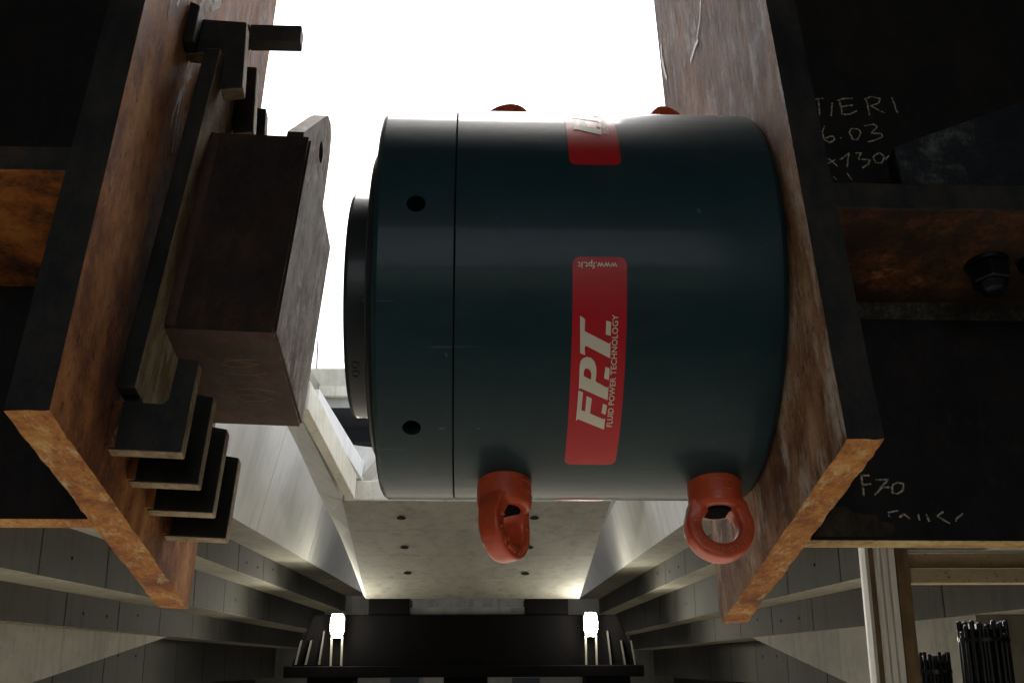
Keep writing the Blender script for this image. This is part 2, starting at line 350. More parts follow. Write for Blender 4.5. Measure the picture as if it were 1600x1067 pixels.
# added unseen green bank behind the camera, cutting rear skylight and tinting reflections
t = NT('shade_bank_green'); n1 = t.noise(.5, detail=8); n2 = t.noise(6, detail=6)
t.set(Base_Color=t.mix(n1, (.08, .12, .08), (.16, .2, .14)), Roughness=.95).bump(n2, .6, .3); M['bank'] = t.m
vs_, fs = [], []
for i in range(61):
    x = -150 + 5 * i; hgt = 6.0 + 3 * noise.noise(Vector((x * .05, 0, 0))) + 1.6 * noise.noise(Vector((x * .2, 3, 0)))
    vs_ += [(x, -34, -2.2), (x, -50, hgt - 2.2), (x, -80, hgt * 1.1 - 2.2)]
for i in range(60):
    for q in (0, 1): fs.append((i * 3 + q, i * 3 + 3 + q, i * 3 + 4 + q, i * 3 + 1 + q))
tag(link_mesh('shade_bank', mesh(vs_, fs), M['bank'], rig=False), kind='structure')

# ------------------------------------------------------------------ stepped concrete beams on both sides
TIE = lathe([(-.004, .02), (.004, .02)], (0, 0, 0), 'X', 14); TIE.materials.append(M['jack_dark'])
def stepped(side, xs, hs, hue):
    place = ['highest', 'second highest', 'middle', 'fourth', 'lowest']
    sname = 'left' if side < 0 else 'right'
    for k in range(1, len(xs)):
        r = root('concrete_beam', (side * xs[k], 10, hs[k]), rig=False)
        tag(r, f'{place[k - 1]} of the stepped concrete beams at {sname}, running towards the floodlights', 'concrete beam', 'stepped concrete beams')
        me0 = None; L = 2.05
        for i in range(-1, 12):
            s0 = 7.2 + L * i + (.5 if k % 2 else 0) + .1 * k
            me = box(side * xs[k] if side > 0 else -xs[k] - .95, side * xs[k] + .95 if side > 0 else -xs[k], s0, s0 + L - .022, hs[k], hs[k - 1] + (.006 if k > 0 else 0))
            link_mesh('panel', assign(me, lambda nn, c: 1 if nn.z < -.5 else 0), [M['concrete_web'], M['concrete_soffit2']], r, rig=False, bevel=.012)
            if k <= 4 and s0 > 8 and (i * 5 + k * 3) % 4 < 2:
                for q in ((.3, .75) if (i + k) % 3 == 0 else (.42,)):
                    p_ = (side * xs[k] - side * .003, s0 + L * q, hs[k] + (hs[k - 1] - hs[k]) * (.62 if (i + k) % 2 else .45))
                    o = bpy.data.objects.new('tie_hole', TIE); C.objects.link(o); o.parent = r; o.location = Vector(p_) - Vector((side * xs[k], 10, hs[k]))
        # recessed core behind the joints
        link_mesh('core', box(side * xs[k] + .02 * side if side > 0 else -xs[k] - .9, side * xs[k] + .9 if side > 0 else -xs[k] - .02, 4.5, 32, hs[k] + .02, hs[k - 1]), M['concrete'], r, rig=False)
LX, LH = [3.4, 4.02, 4.59, 5.26, 5.95, 6.6], [1.9, 1.46, .895, .475, -.33, -2.2]
RX, RH = [2.65, 3.24, 3.68, 4.13, 4.75, 5.4], [1.8, 1.38, .80, .39, -.33, -2.2]
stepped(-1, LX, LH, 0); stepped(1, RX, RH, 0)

# inclined web beams below the added side slabs (pale inner face, slab above)
def web_beam(side, x0, h0, x1, crease, label):
    r = root('web_beam', (side * x0, 12, h0), rig=False); tag(r, label, 'concrete beam')
    ss = [c[1] for c in crease]
    joints = [8.6, 12.3, 16.3, 21.1, 25.9, 32]
    def crest(s):
        for a, b in zip(crease, crease[1:]):
            if a[1] <= s <= b[1]:
                t_ = (s - a[1]) / (b[1] - a[1]); return a.lerp(b, t_)
        return crease[0] if s < ss[0] else crease[-1]
    for a, b in zip(joints, joints[1:]):
        n = 5; vs_, fs = [], []
        for i in range(n + 1):
            s = a + .012 + (b - a - .024) * i / n; c = crest(s)
            xi = side * x0; xo = side * (x1 + .5)
            vs_ += [(xi, s, h0), (xo, s, h0), (xo + side * 1.2, s, c.z + .5), (c.x, s, c.z)]
        for i in range(n):
            for q in range(4): fs.append((i * 4 + q, i * 4 + (q + 1) % 4, i * 4 + 4 + (q + 1) % 4, i * 4 + 4 + q))
        fs += [(0, 1, 2, 3), tuple(n * 4 + q for q in (3, 2, 1, 0))]
        bm = bmesh.new(); bm.from_mesh(mesh(vs_, fs)); me = bm_mesh(bm)
        assign(me, lambda nn, c: 1 if nn.z < -.9 else 0)
        link_mesh('panel', me, [M['concrete_pale'], M['concrete']], r, rig=False)
    return r
LC = [Vector((-3.0, 8, 3.6)), Vector((-3.0, 33, 3.6))]
RC = [Vector((2.3, 8, 3.3)), Vector((2.3, 33, 3.3))]
web_beam(-1, LX[0], LH[0], LX[1], LC, 'pale inclined concrete web seen between the stepped brackets and the jack')
web_beam(1, RX[0], RH[0], RX[1], RC, 'pale inclined concrete web behind the ring facing the camera')
for nm, sx, lab in (('side_light_shield', -1, 'added light-blocking deck slab over the left stepped beams'), ('side_light_shield', 1, 'added light-blocking deck slab over the right stepped beams')):
    x0, x1 = (-26, -3.5) if sx < 0 else (2.9, 26)
    a0, a1 = (2.2, 3.3) if sx < 0 else (1.9, 2.75)
    d = link_mesh(nm, prism([(sx * a0, 1.7), (sx * a1, 16.0), (sx * a1, 33), (sx * 14, 33), (sx * 14, 1.7)], 4.6, 5.3, 2), M['concrete'], rig=False, origin=(sx * 10, 15, 4.6)); tag(d, lab, 'bridge deck', kind='structure')  # unseen slab added to keep skylight off the stepped beams
    wl_ = link_mesh('side_shade_wall', box(*sorted((sx * 14.05, sx * 14.8)), -14, 33, -2.2, 8), M['concrete'], rig=False, origin=(sx * 14, 10, -2.2)); tag(wl_, lab.replace('deck slab over', 'side wall outside'), 'wall', kind='structure')  # unseen wall added to close off light from the side

# ------------------------------------------------------------------ central girder (slopes with the rig)
gr = root('concrete_girder', (0, 18, 6.6)); tag(gr, 'central concrete girder with a flat soffit, overhead behind the jack', 'concrete girder')
n0l, n0r, n1l, n1r = Vector((-1.975, 15.86, 6.6)), Vector((2.2, 15.80, 6.6)), Vector((-1.975, 20.69, 6.6)), Vector((2.15, 20.66, 6.6))
n = 4; top = Vector((0, 0, .9))
for i in range(n):                      # soffit segments, fine joints between them
    a, b = i / n + .0007, (i + 1) / n - .0007
    p = [n0l.lerp(n1l, a), n0r.lerp(n1r, a), n0r.lerp(n1r, b), n0l.lerp(n1l, b)]
    link_mesh('soffit_panel', hexa(p + [q + Vector((0, 0, .3)) for q in p]), M['concrete_soffit'], gr)
for px, py in ((627, 808), (632, 854), (637, 894), (835, 808), (827, 854), (821, 895)):
    c = rigZ(px, py, 6.6)
    link_mesh('drain_hole', lathe([(-.012, .075), (-.012, .058), (.10, .055)], c, 'Z', 20), M['jack_dark'], gr)
# sides between soffit edge and the crease
Ri = RIG.transposed()
def side_strip(edge, crease, s, inn=.6, up=.9):
    vs_, fs = [], []
    for e, c in zip(edge, crease):
        c2 = Ri @ c; vs_ += [e, c2, c2 + Vector((0, 0, up)), e + Vector((-s * inn, 0, up))]
    for i in range(len(edge) - 1):
        for q in range(4): fs.append((i * 4 + q, i * 4 + (q + 1) % 4, i * 4 + 4 + (q + 1) % 4, i * 4 + 4 + q))
    L_ = (len(edge) - 1) * 4; fs += [(0, 1, 2, 3), (L_ + 3, L_ + 2, L_ + 1, L_)]
    bm = bmesh.new(); bm.from_mesh(mesh(vs_, fs)); return bm_mesh(bm)
el = [n0l.lerp(n1l, q) for q in (0, .25, .5, .75, 1)]; er = [n0r.lerp(n1r, q) for q in (0, .25, .5, .75, 1)]
link_mesh('side_face', side_strip(el, [wS(497, 768, 17.6), wS(515, 803, 18.6), wS(532, 838, 19.8), wS(549, 880, 21), wS(568, 930, 21.8)], -1), M['concrete_pale'], gr)
link_mesh('side_face', side_strip(er, [wS(975, 760, 17.2), wS(953, 800, 18.6), wS(934, 838, 19.8), wS(914, 878, 21), wS(895, 925, 21.8)], 1), M['concrete_pale'], gr)
ext_e = [Ri @ q for q in (wS(462, 640, 13.6), wS(500, 712, 15.2), wS(534, 781, 16.95))]
link_mesh('side_face', side_strip(ext_e, [wS(436, 640, 13.8), wS(466, 700, 15.5), wS(497, 768, 17.59)], -1, .02, .12), M['concrete_pale'], gr)
link_mesh('end_face', box(-1.95, 2.18, 15.84, 16.4, 6.61, 6.95), M['concrete_cream'], gr, bevel=.02)

# cream edge beam, white plates and cross deck seen through the gap left of the jack
def bar_between(P, Q, w, h, up=Vector((0, 0, 1))):
    d = (Q - P).normalized(); s = d.cross(up).normalized(); u = s.cross(d)
    return hexa([P, P + s * w, Q + s * w, Q, P + u * h, P + s * w + u * h, Q + s * w + u * h, Q + u * h])
eb = root('edge_beam', wS(500, 700, 15.4), rig=False); tag(eb, 'cream weathered edge beam climbing away from the end of the central girder', 'edge beam')
P, Q = wS(464, 640, 13.55), wS(540, 780, 16.7)
link_mesh('upstand', bar_between(P, Q, .14, .4), M['concrete_cream'], eb, rig=False, bevel=.015)
P2, Q2 = wS(487, 688, 15.0), wS(529, 752, 16.4)
link_mesh('corbel', bar_between(P2, Q2, .16, .42), M['concrete_cream'], eb, rig=False, bevel=.015)
P3, Q3 = wS(478, 640, 14.4), wS(552, 752, 17.2)
link_mesh('white_rail', bar_between(P3, Q3, .16, .3), M['white_paint'], eb, rig=False, bevel=.01)
wp = wS(570, 730, 17.6)
o = link_mesh('white_plate', box(wp.x - .13, wp.x + .5, wp.y, wp.y + .05, wp.z - .35, wp.z + .28), M['white_paint'], rig=False, origin=wp, bevel=.01)
tag(o, 'small white upright plate in the gap beside the lower end of the jack collar', 'plate')
cr = root('cross_rail', wS(545, 735, 18.2), rig=False); tag(cr, 'pale double rail crossing the dark gap beside the jack', 'rail')
for py, hh in ((722, .14), (750, .16), (765, .12)):
    c = wS(550, py, 18.4); link_mesh('bar', box(c.x - .45, c.x + .5, c.y, c.y + .12, c.z - hh / 2, c.z + hh / 2), M['white_paint'], cr, rig=False, bevel=.01)
cd = root('cross_deck', wS(520, 640, 21), rig=False); tag(cd, 'far cross deck with cream parapet and wire fence, left of the jack', 'bridge deck')
c0 = wS(520, 637, 21); c1 = wS(520, 606, 21); c2 = wS(520, 578, 21)
link_mesh('slab', assign(box(-7.5, 6, 21, 30, c0.z, c1.z), lambda nn, c: 1 if nn.z < -.5 else 0), [M['concrete_pale'], M['navy_steel']], cd, rig=False)
link_mesh('drip_ledge', box(-7.5, 6, 20.86, 21, (c0.z + c1.z) / 2, c1.z), M['concrete_cream'], cd, rig=False, bevel=.01)
link_mesh('parapet', box(-7.5, 6, 20.9, 21.15, c1.z + .002, c2.z), M['concrete_cream'], cd, rig=False, bevel=.01)
for k in range(3): link_mesh('steel_joist', box(-7.5, 6, 23 + 2.4 * k, 23.3 + 2.4 * k, c0.z - .28, c0.z - .002), M['navy_steel'], cd, rig=False)
wire = []
for k in range(46):
    x = -3.9 + k * .055; wire.append(box(x, x + .006, 21.0, 21.006, c2.z, c2.z + .42))
for z in (.02, .42): wire.append(box(-3.9, -1.3, 21.0, 21.01, c2.z + z, c2.z + z + .012))
w = link_mesh('fence_wire', merge(*wire), M['lamp_body'], cd, rig=False); w['kind'] = 'stuff'
for x in (-3.4, -2.62): link_mesh('fence_post', box(x, x + .03, 20.98, 21.01, c2.z, c2.z + .62), M['lamp_body'], cd, rig=False)

# ------------------------------------------------------------------ trestle with floodlights
ty = 21.9
def tw(px, py): return wS(px, py, ty)
tr = root('steel_trestle', (0, ty + .8, -2.2), rig=False); tag(tr, 'black steel trestle head under the far end of the central girder', 'trestle')
a, b, c_, d_ = tw(490, 960), tw(965, 960), tw(998, 1040), tw(455, 1040)
link_mesh('head', hexa([d_, c_, c_ + Vector((0, 1.6, 0)), d_ + Vector((0, 1.6, 0)), a, b, b + Vector((0, 1.6, 0)), a + Vector((0, 1.6, 0))]), M['trestle'], tr, rig=False, bevel=.02)
e, f_ = tw(448, 1040), tw(1003, 1056)
link_mesh('ledge', box(e.x, f_.x, ty - .35, ty + 1.9, f_.z, e.z - .002), M['trestle'], tr, rig=False, bevel=.02)
for x0, x1 in ((480, 552), (693, 762), (915, 985)):
    p, q = tw(x0, 1056), tw(x1, 1056); link_mesh('leg', box(p.x, q.x, ty, ty + .8, -2.2, p.z - .002), M['trestle'], tr, rig=False, bevel=.02)
for px in (461, 477, 498, 953, 975, 991):
    p = tw(px, 1038); q = tw(px + (763 - px) * .03, 985 if abs(px - 725) < 235 else 1000)
    link_mesh('stiffener', hexa([p + Vector((0, -.10, 0)), p + Vector((.03, -.10, 0)), p + Vector((.03, -.001, 0)), p, q + Vector((0, -.05, 0)), q + Vector((.03, -.05, 0)), q + Vector((.03, -.001, 0)), q]), M['trestle_rib'], tr, rig=False)
for x0, x1 in ((575, 640), (820, 888)):
    p, q = tw(x0, 959), tw(x1, 934); link_mesh('bearing', box(p.x, q.x, ty + .05, ty + .9, p.z - .05, q.z), M['trestle'], tr, rig=False, bevel=.02)
p, q = tw(636, 960), tw(822, 947); o = link_mesh('bearing_beam', box(p.x, q.x, ty + .2, ty + .8, p.z, q.z), M['concrete_soffit'], rig=False, origin=p, bevel=.02)
tag(o, 'pale concrete packing beam lying on the trestle between the two dark bearings', 'beam')
for px, py, lab in ((527, 977, 'lit floodlight on the end of the trestle nearer the stepped brackets'), (923, 975, 'lit floodlight on the end of the trestle nearer the orange rings')):
    c = wS(px, py, ty - .25); fl = root('floodlight', (c.x, c.y, tw(px, 1040).z), rig=False); tag(fl, lab, 'floodlight', 'floodlights on the trestle')
    w_, h_ = .125, .215
    pts = [(-w_ * .75, h_), (w_ * .75, h_), (w_, h_ * .6), (w_, -h_ * .45), (w_ * .62, -h_), (-w_ * .62, -h_), (-w_, -h_ * .45), (-w_, h_ * .6)]
    link_mesh('housing', prism([(c.x + u * 1.12, c.z + v * 1.08) for u, v in pts], c.y, c.y + .16, 1), M['lamp_body'], fl, rig=False, bevel=.01)
    link_mesh('lens', prism([(c.x + u, c.z + v) for u, v in pts], c.y - .02, c.y + .002, 1), M['lamp'], fl, rig=False)
    for dx in (-.1, .1): link_mesh('stand', box(c.x + dx - .018, c.x + dx + .018, c.y + .02, c.y + .06, tw(px, 1040).z, c.z - h_ * .9), M['lamp_body'], fl, rig=False)
    ld = bpy.data.lights.new('floodlight_glow', 'POINT'); ld.energy = 12; ld.color = (1, .93, .76); ld.shadow_soft_size = .2
    lo = bpy.data.objects.new('floodlight_glow', ld); C.objects.link(lo); lo.parent = fl; lo.location = (0, -.26, c.z - tw(px, 1040).z - .05)
# far end wall behind the trestle legs
ew = root('end_wall', (0, 33, -2.2), rig=False); tag(ew, 'pale far end wall glimpsed between the trestle legs', 'wall')
link_mesh('wall_face', box(-8, 8, 33, 33.5, -2.2, 4.0), M['concrete_soffit'], ew, rig=False)
for x0, x1 in ((610, 655), (800, 843)):
    p, q = wS(x0, 1080, 33), wS(x1, 1058, 33); link_mesh('opening', box(p.x, q.x, 32.9, 32.996, p.z, q.z), M['navy_steel'], ew, rig=False)

# haunched columns at both lower corners
for sx, lab, s1, s0, xx in ((-1, 'haunched concrete column at the lower left corner under the stepped beams', 19.0, 11.8, 5.95), (1, 'haunched concrete column behind the white ribbed post', 17.5, 11.0, 4.75)):
    hc = root('haunched_column', (sx * (xx + .5), s0, -2.2), rig=False); tag(hc, lab, 'column', 'haunched columns')
    prof = [(s1, .47), (s0 + .7, -.30), (s0 + .45, -.5), (s0 + .4, -2.2), (s0 - 1.6, -2.2), (s0 - 1.6, .47)]
    if sx > 0: prof = [(y, z - .08) for y, z in prof]
    link_mesh('haunch', prism(prof, sx * (xx - .62), sx * (xx + .6), 0), M['concrete'], hc, rig=False, smooth=30)

# ------------------------------------------------------------------ white ribbed post, cream frame, black bundles (right)
sp_ = 4.2
def wr(px, py, s=sp_): return wS(px, py, s)
p0, p1 = wr(1347, 850), wr(1397, 850)
wpst = root('ribbed_post', ((p0.x + p1.x) / 2, sp_, -2.2), rig=False); tag(wpst, 'white ribbed metal post standing under the web with the chalk writing', 'post')
xs_ = [0, .38, .44, .58, .61, .80, .83, 1.0]; W_ = p1.x - p0.x
lo_z, hi_z = -2.2, wr(1360, 800).z
link_mesh('channel', prism([(p0.x, sp_ + .03), (p0.x + W_ * .06, sp_), (p0.x + W_ * .33, sp_ + .035), (p0.x + W_ * .40, sp_ + .012), (p0.x + W_ * .40, sp_ + .05), (p0.x, sp_ + .05)], lo_z, hi_z, 2), M['rib_white'], wpst, rig=False)
for q0, q1 in ((.405, .535), (.56, .755), (.78, .99)):
    link_mesh('rib', prism([(p0.x + W_ * q0, sp_ + .006), (p0.x + W_ * q0 + .003, sp_), (p0.x + W_ * q1 - .003, sp_), (p0.x + W_ * q1, sp_ + .006), (p0.x + W_ * q1, sp_ + .1), (p0.x + W_ * q0, sp_ + .1)], lo_z, hi_z, 2), M['rib_white'], wpst, rig=False)
link_mesh('backing', box(p0.x + .02, p1.x, sp_ + .02, sp_ + .09, lo_z, hi_z - .01), M['frame_brown'], wpst, rig=False)
cf = root('door_frame', (p1.x + .4, sp_, -2.2), rig=False); tag(cf, 'brown and cream steel door frame beside the white ribbed post', 'door frame')
p2 = wr(1419, 850)
link_mesh('jamb', box(p1.x + .003, p2.x, sp_ + .01, sp_ + .12, lo_z, hi_z), M['frame_brown'], cf, rig=False, bevel=.004)
za, zb_, zc_ = wr(1500, 861).z, wr(1500, 886).z, wr(1500, 910).z
link_mesh('lintel', box(p2.x + .004, 2.6, sp_ + .05, sp_ + .12, zb_ + .002, za), M['frame_cream'], cf, rig=False, bevel=.004)
link_mesh('lintel_lip', box(p2.x + .004, 2.6, sp_ + .02, sp_ + .12, zc_, zb_ - .001), M['frame_cream'], cf, rig=False, bevel=.004)
link_mesh('white_strip', box(p2.x - .005, 2.6, sp_ + .06, sp_ + .12, za + .002, za + .012), M['rib_white'], cf, rig=False)
for px0, px1, pyt, lab in ((1512, 1588, 968, 'tall bundle of black upright sections seen through the door frame'), (1440, 1493, 1018, 'short bundle of black upright sections seen through the door frame')):
    s = 6.5; A, B = wS(px0, pyt, s), wS(px1, pyt, s)
    bn = root('black_bundle', ((A.x + B.x) / 2, s, -2.2), rig=False); tag(bn, lab, 'steel bundle', 'black bundles beyond the door frame')
    cx_, R_b = (A.x + B.x) / 2, (B.x - A.x) / 2
    link_mesh('core', lathe([(-2.2, R_b * .82), (A.z - .05, R_b * .82), (A.z - .02, R_b * .6)], (cx_, s + R_b, 0), 'Z', 40), M['bundle'], bn, rig=False, smooth=35)
    for k in range(20):
        a_ = rad(18 * k + 5); px_, py_ = cx_ + R_b * .9 * math.cos(a_), s + R_b + R_b * .9 * math.sin(a_)
        tp = A.z - .012 * (k % 3) - (.05 if k % 7 == 3 else 0); w_ = R_b * .105
        link_mesh('bar', lathe([(-2.2, w_), (tp - .006, w_), (tp, w_ * .7)], (px_, py_, 0), 'Z', 12), M['bundle'], bn, rig=False, smooth=35)
    for dz in (.12, .5): link_mesh('tie_band', lathe([(A.z - dz, R_b * 1.0), (A.z - dz, R_b * 1.03), (A.z - dz + .022, R_b * 1.03), (A.z - dz + .022, R_b * 1.0)], (cx_, s + R_b, 0), 'Z', 40, close=True), M['bundle'], bn, rig=False, smooth=35)

# ------------------------------------------------------------------ left beam: end plate, web, flange, brackets
LXA, LXB, LYN, LYF, LZB = -.510, -.461, 1.080, 1.785, .553
lb = root('steel_beam', (-.49, 1.43, .553)); tag(lb, 'rusty steel beam with end plate and stepped brackets, at the left of the gap', 'steel beam')
me = rough_slab(LXA, LXB, LYN, LYF, LZB, 2.6, seed=1)
assign(me, lambda nn, c: 2 if c.z < LZB + .012 and nn.z < -.4 else (1 if nn.y < -.7 else 0))
link_mesh('end_plate', me, [M['rust_left'], M['dark_steel'], M['flake']], lb)
WY = 1.399
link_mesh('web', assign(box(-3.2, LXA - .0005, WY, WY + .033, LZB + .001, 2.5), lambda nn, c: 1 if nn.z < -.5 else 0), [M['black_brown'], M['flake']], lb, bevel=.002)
link_mesh('flange', assign(box(-3.2, LXA - .0005, 1.122, WY - .001, .925, .966), lambda nn, c: 1 if nn.z < -.5 else 0), [M['dark_steel'], M['orange_under']], lb, bevel=.003)
# lower L brackets (front face is an L with the upright at its outer end)
BX0, BX1 = LXB + .0005, -.366
def lower_bracket(y, t_=.022, dz=0):
    poly = [(BX0, .598), (BX1, .594), (BX1 + .004, .728), (BX1 - .024, .733), (BX1 - .028, .672), (BX1 - .034, .664), (BX0, .668)]
    return assign(prism(poly, y, y + t_, 1), lambda nn, c: 1 if (nn.z < -.5 or nn.x > .7) else 0)
for k in range(4):
    o = link_mesh('lower_bracket', lower_bracket(1.272 + .101 * k), [M['dark_steel'], M['bracket_edge']], lb, bevel=.0025)
    weld = [(BX0, 1.272 + .101 * k - .006), (BX0 + .010, 1.272 + .101 * k - .001), (BX0, 1.272 + .101 * k - .0005)]
    link_mesh('weld_bead', prism([(x, y) for x, y in weld], .60, .665, 2), M['rust_left'], o)
def upper_bracket(y, t_=.026, foot=True):
    poly = [(BX0, 1.372), (-.372, 1.366), (-.362, 1.22), (-.396, 1.215), (-.402, 1.292), (BX0, 1.296)]
    return assign(prism(poly, y, y + t_, 1), lambda nn, c: 1 if (nn.z < -.5 or nn.x > .7) else 0)
for k in range(4):
    o = link_mesh('upper_bracket', upper_bracket(1.272 + .101 * k), [M['dark_steel'], M['bracket_edge']], lb, bevel=.0025)
link_mesh('bracket_foot', prism([(BX0 + .0005, 1.29), (BX0 + .018, 1.29), (BX0 + .018, 1.372), (BX0 + .0005, 1.382)], 1.244, 1.2715, 1), M['dark_steel'], lb, bevel=.003)
link_mesh('cross_bar', box(-.400, -.309, 1.392, 1.420, 1.451, 1.489), M['dark_steel'], lb, bevel=.002)
link_mesh('cross_bar_stub', box(LXB + .001, -.4005, 1.392, 1.420, 1.451, 1.489), M['dark_steel'], lb, bevel=.002)

def on_lplate(px, py): return rigX(px, py, LXB), Vector((1, 0, 0))
for st, wd in (([[(303, 96), (299, 112), (290, 128), (284, 150)]], .013), ([[(290, 125), (280, 160), (272, 205), (268, 240)]], .006), ([[(283, 140), (270, 180), (266, 200)]], .005), ([[(330, 0), (318, 12), (304, 26)]], .02), ([[(345, 2), (330, 16)]], .016), ([[(268, 0), (264, 14), (262, 28)]], .005), ([[(280, 0), (276, 10)]], .006)):
    link_mesh('paint_run', ribbon(st, on_lplate, wd, .0006), M['paint_run'], lb)

# ------------------------------------------------------------------ bearing block hung in the brackets (leans 3 degrees)
bb = root('bearing_block', (-.44, 1.43, .672)); tag(bb, 'heavy steel bearing block with a lifting lug, leaning in the brackets beside the jack', 'bearing block')
TL = math.tan(rad(3.1))
def lean(me, z0=.672):
    for v in me.vertices:
        x, z = v.co.x, v.co.z; v.co.x = x + (z - z0) * TL; v.co.z = z - (x + .44) * .035
    me.update(); return me
sp_me = assign(box(-.4575, -.432, 1.250, 1.640, .676, 1.283), lambda nn, c: 1 if nn.x > .7 else 0)
link_mesh('seat_plate', lean(sp_me), [M['dark_steel'], M['beige_plate']], bb, bevel=.003)
me = box(-.4315, -.278, 1.300, 1.590, .796, 1.152)
bm = bmesh.new(); bm.from_mesh(me)
bmesh.ops.bevel(bm, geom=[e for e in bm.edges if all(v.co.x > -.3 for v in e.verts)], offset=.004, segments=2, affect='EDGES')
me = bm_mesh(bm)
link_mesh('block', lean(assign(me, lambda nn, c: 1 if nn.x > .6 else (2 if nn.y < -.6 else 0))), [M['block'], M['grey_peel'], M['block_dark']], bb)
lug = [(1.305, 1.1525), (1.535, 1.1525), (1.531, 1.22), (1.519, 1.30), (1.506, 1.333), (1.483, 1.345), (1.452, 1.336), (1.42, 1.302), (1.305, 1.166)]
me = prism(lug, -.318, -.292, 0)
lug_o = link_mesh('lug_blank', me, [M['dark_steel'], M['grey_peel']])
cut = link_mesh('cutter', lathe([(-.4, .019), (-.2, .019)], (0, 1.445, 1.245), 'X', 32), M['dark_steel'])
mod = lug_o.modifiers.new('b', 'BOOLEAN'); mod.object = cut; mod.operation = 'DIFFERENCE'; mod.solver = 'EXACT'
me = evaluated(lug_o); bpy.data.objects.remove(lug_o); bpy.data.objects.remove(cut)
me.materials.clear()
link_mesh('lifting_lug', lean(assign(me, lambda nn, c: 1 if (nn.x > .6 or nn.z > .3) else 0)), [M['dark_steel'], M['grey_peel']], bb)
weldp = [(-.4315, 1.296), (-.418, 1.2995), (-.4315, 1.2998)]
link_mesh('weld_bead', lean(prism(weldp, .80, 1.15, 2)), M['block'], bb)
# scratched marks on the underside of the block
def on_block(px, py):
    p = rigZ(px, py, .7905); return p, Vector((0, 0, -1))
sc_ = [[(352, 562), (404, 562)], [(347, 569), (360, 574), (383, 574), (406, 568), (385, 567), (365, 563), (350, 567)], [(358, 584), (376, 585), (398, 586), (412, 590)], [(398, 586), (416, 582)],
       [(372, 608), (400, 607), (428, 611), (440, 614)], [(369, 621), (376, 617), (400, 617), (427, 622), (412, 626), (385, 627), (369, 622)]]
me = ribbon(sc_, on_block, .0009, .0)
for v in me.vertices: v.co.z = .7945 - (v.co.x + .44) * .035 - .0004
so = link_mesh('scratch_marks', me, M['scratch'], bb); so['kind'] = 'stuff'

# ------------------------------------------------------------------ right beam
RXA, RXB, RYN, RYF, RZB = .4186, .4606, 1.080, 1.772, .5265
rb = root('steel_beam', (.44, 1.42, .5265)); tag(rb, 'rusty steel beam with chalk writing and end plate, at the right of the jack', 'steel beam')
me = rough_slab(RXA, RXB, RYN, RYF, RZB, 2.6, seed=5)
assign(me, lambda nn, c: 2 if c.z < RZB + .012 and nn.z < -.4 else (1 if nn.y < -.7 else 0))
link_mesh('end_plate', me, [M['rust_right'], M['dark_steel'], M['flake']], rb)
RWY = 1.395
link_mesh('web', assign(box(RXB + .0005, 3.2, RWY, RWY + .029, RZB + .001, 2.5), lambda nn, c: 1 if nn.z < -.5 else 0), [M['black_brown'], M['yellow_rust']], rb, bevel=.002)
link_mesh('flange', assign(box(RXB + .0005, 3.2, 1.150, RWY - .001, .906, .951), lambda nn, c: 1 if nn.z < -.5 else 0), [M['dark_steel'], M['brown_under']], rb, bevel=.003)
link_mesh('weld_bead', prism([(RWY - .0005, .9055), (RWY - .016, .9055), (RWY - .010, .893), (RWY - .0005, .884)], RXB + .001, 3.2, 0), M['weld_dark'], rb)
def zz(pts, s, ox, oy): return [(ox + x * s, oy + y * s) for x, y in pts]
S7 = lambda *p: zz(p, .225, 1240, 120)
S8 = lambda *p: zz(p, .2, 1280, 680)
strokes_top = [S7((145, 160), (205, 152)), S7((172, 160), (180, 275)), S7((268, 185), (260, 275)), S7((305, 170), (350, 156), (410, 152)), S7((318, 175), (335, 265), (390, 262), (440, 240)), S7((320, 215), (410, 200)),
    S7((505, 165), (525, 270)), S7((490, 160), (540, 142), (600, 155), (590, 185), (530, 205), (590, 235), (635, 255)), S7((682, 145), (715, 248), (725, 252)),
    S7((215, 345), (200, 390), (210, 440), (250, 462), (290, 440), (270, 415), (220, 430)), S7((320, 428), (330, 432)), S7((385, 390), (400, 365), (450, 365), (465, 390), (440, 440), (410, 440), (385, 390)),
    S7((490, 345), (560, 335), (575, 350), (540, 395), (610, 400), (615, 420), (560, 445), (515, 458)), S7((240, 570), (305, 630)), S7((290, 575), (240, 605)), S7((320, 580), (385, 530), (378, 580), (370, 632)),
    S7((430, 535), (470, 530), (450, 575), (530, 580), (520, 610), (475, 635)), S7((560, 545), (600, 530), (630, 560), (610, 600), (570, 600), (550, 565), (570, 540)), S7((640, 580), (662, 550), (665, 590)), S7((370, 670), (405, 722)), S7((275, 695), (300, 720))]
strokes_low = [S8((320, 315), (390, 312)), S8((330, 320), (348, 475)), S8((335, 388), (405, 380)), S8((440, 350), (540, 345), (490, 405), (430, 470)), S8((470, 405), (550, 405)), S8((610, 370), (570, 395), (570, 450), (610, 460), (650, 430), (655, 380), (610, 370)),
    S8((535, 605), (615, 592)), S8((540, 620), (550, 640)), S8((625, 640), (660, 615), (710, 650)), S8((770, 615), (785, 665)), S8((835, 615), (860, 675)), S8((970, 600), (920, 630), (1020, 690)), S8((1120, 610), (1070, 650), (1065, 675))]
on_web = lambda px, py: (rigY(px, py, RWY), Vector((0, -1, 0)))
for st_, wd in ((strokes_top, .0023), (strokes_low, .0021)): link_mesh('chalk_writing', ribbon(st_, on_web, wd), M['chalk'], rb)['kind'] = 'stuff'
sp_pts = [rigY(px, py, RWY - .0006) for px, py in ((1272, 838), (1290, 812), (1305, 792), (1318, 790), (1335, 801), (1352, 803), (1370, 804), (1374, 814), (1396, 817), (1400, 828), (1392, 838))]
link_mesh('cement_splash', mesh(sp_pts, [tuple(range(len(sp_pts)))]), M['splash'], rb)
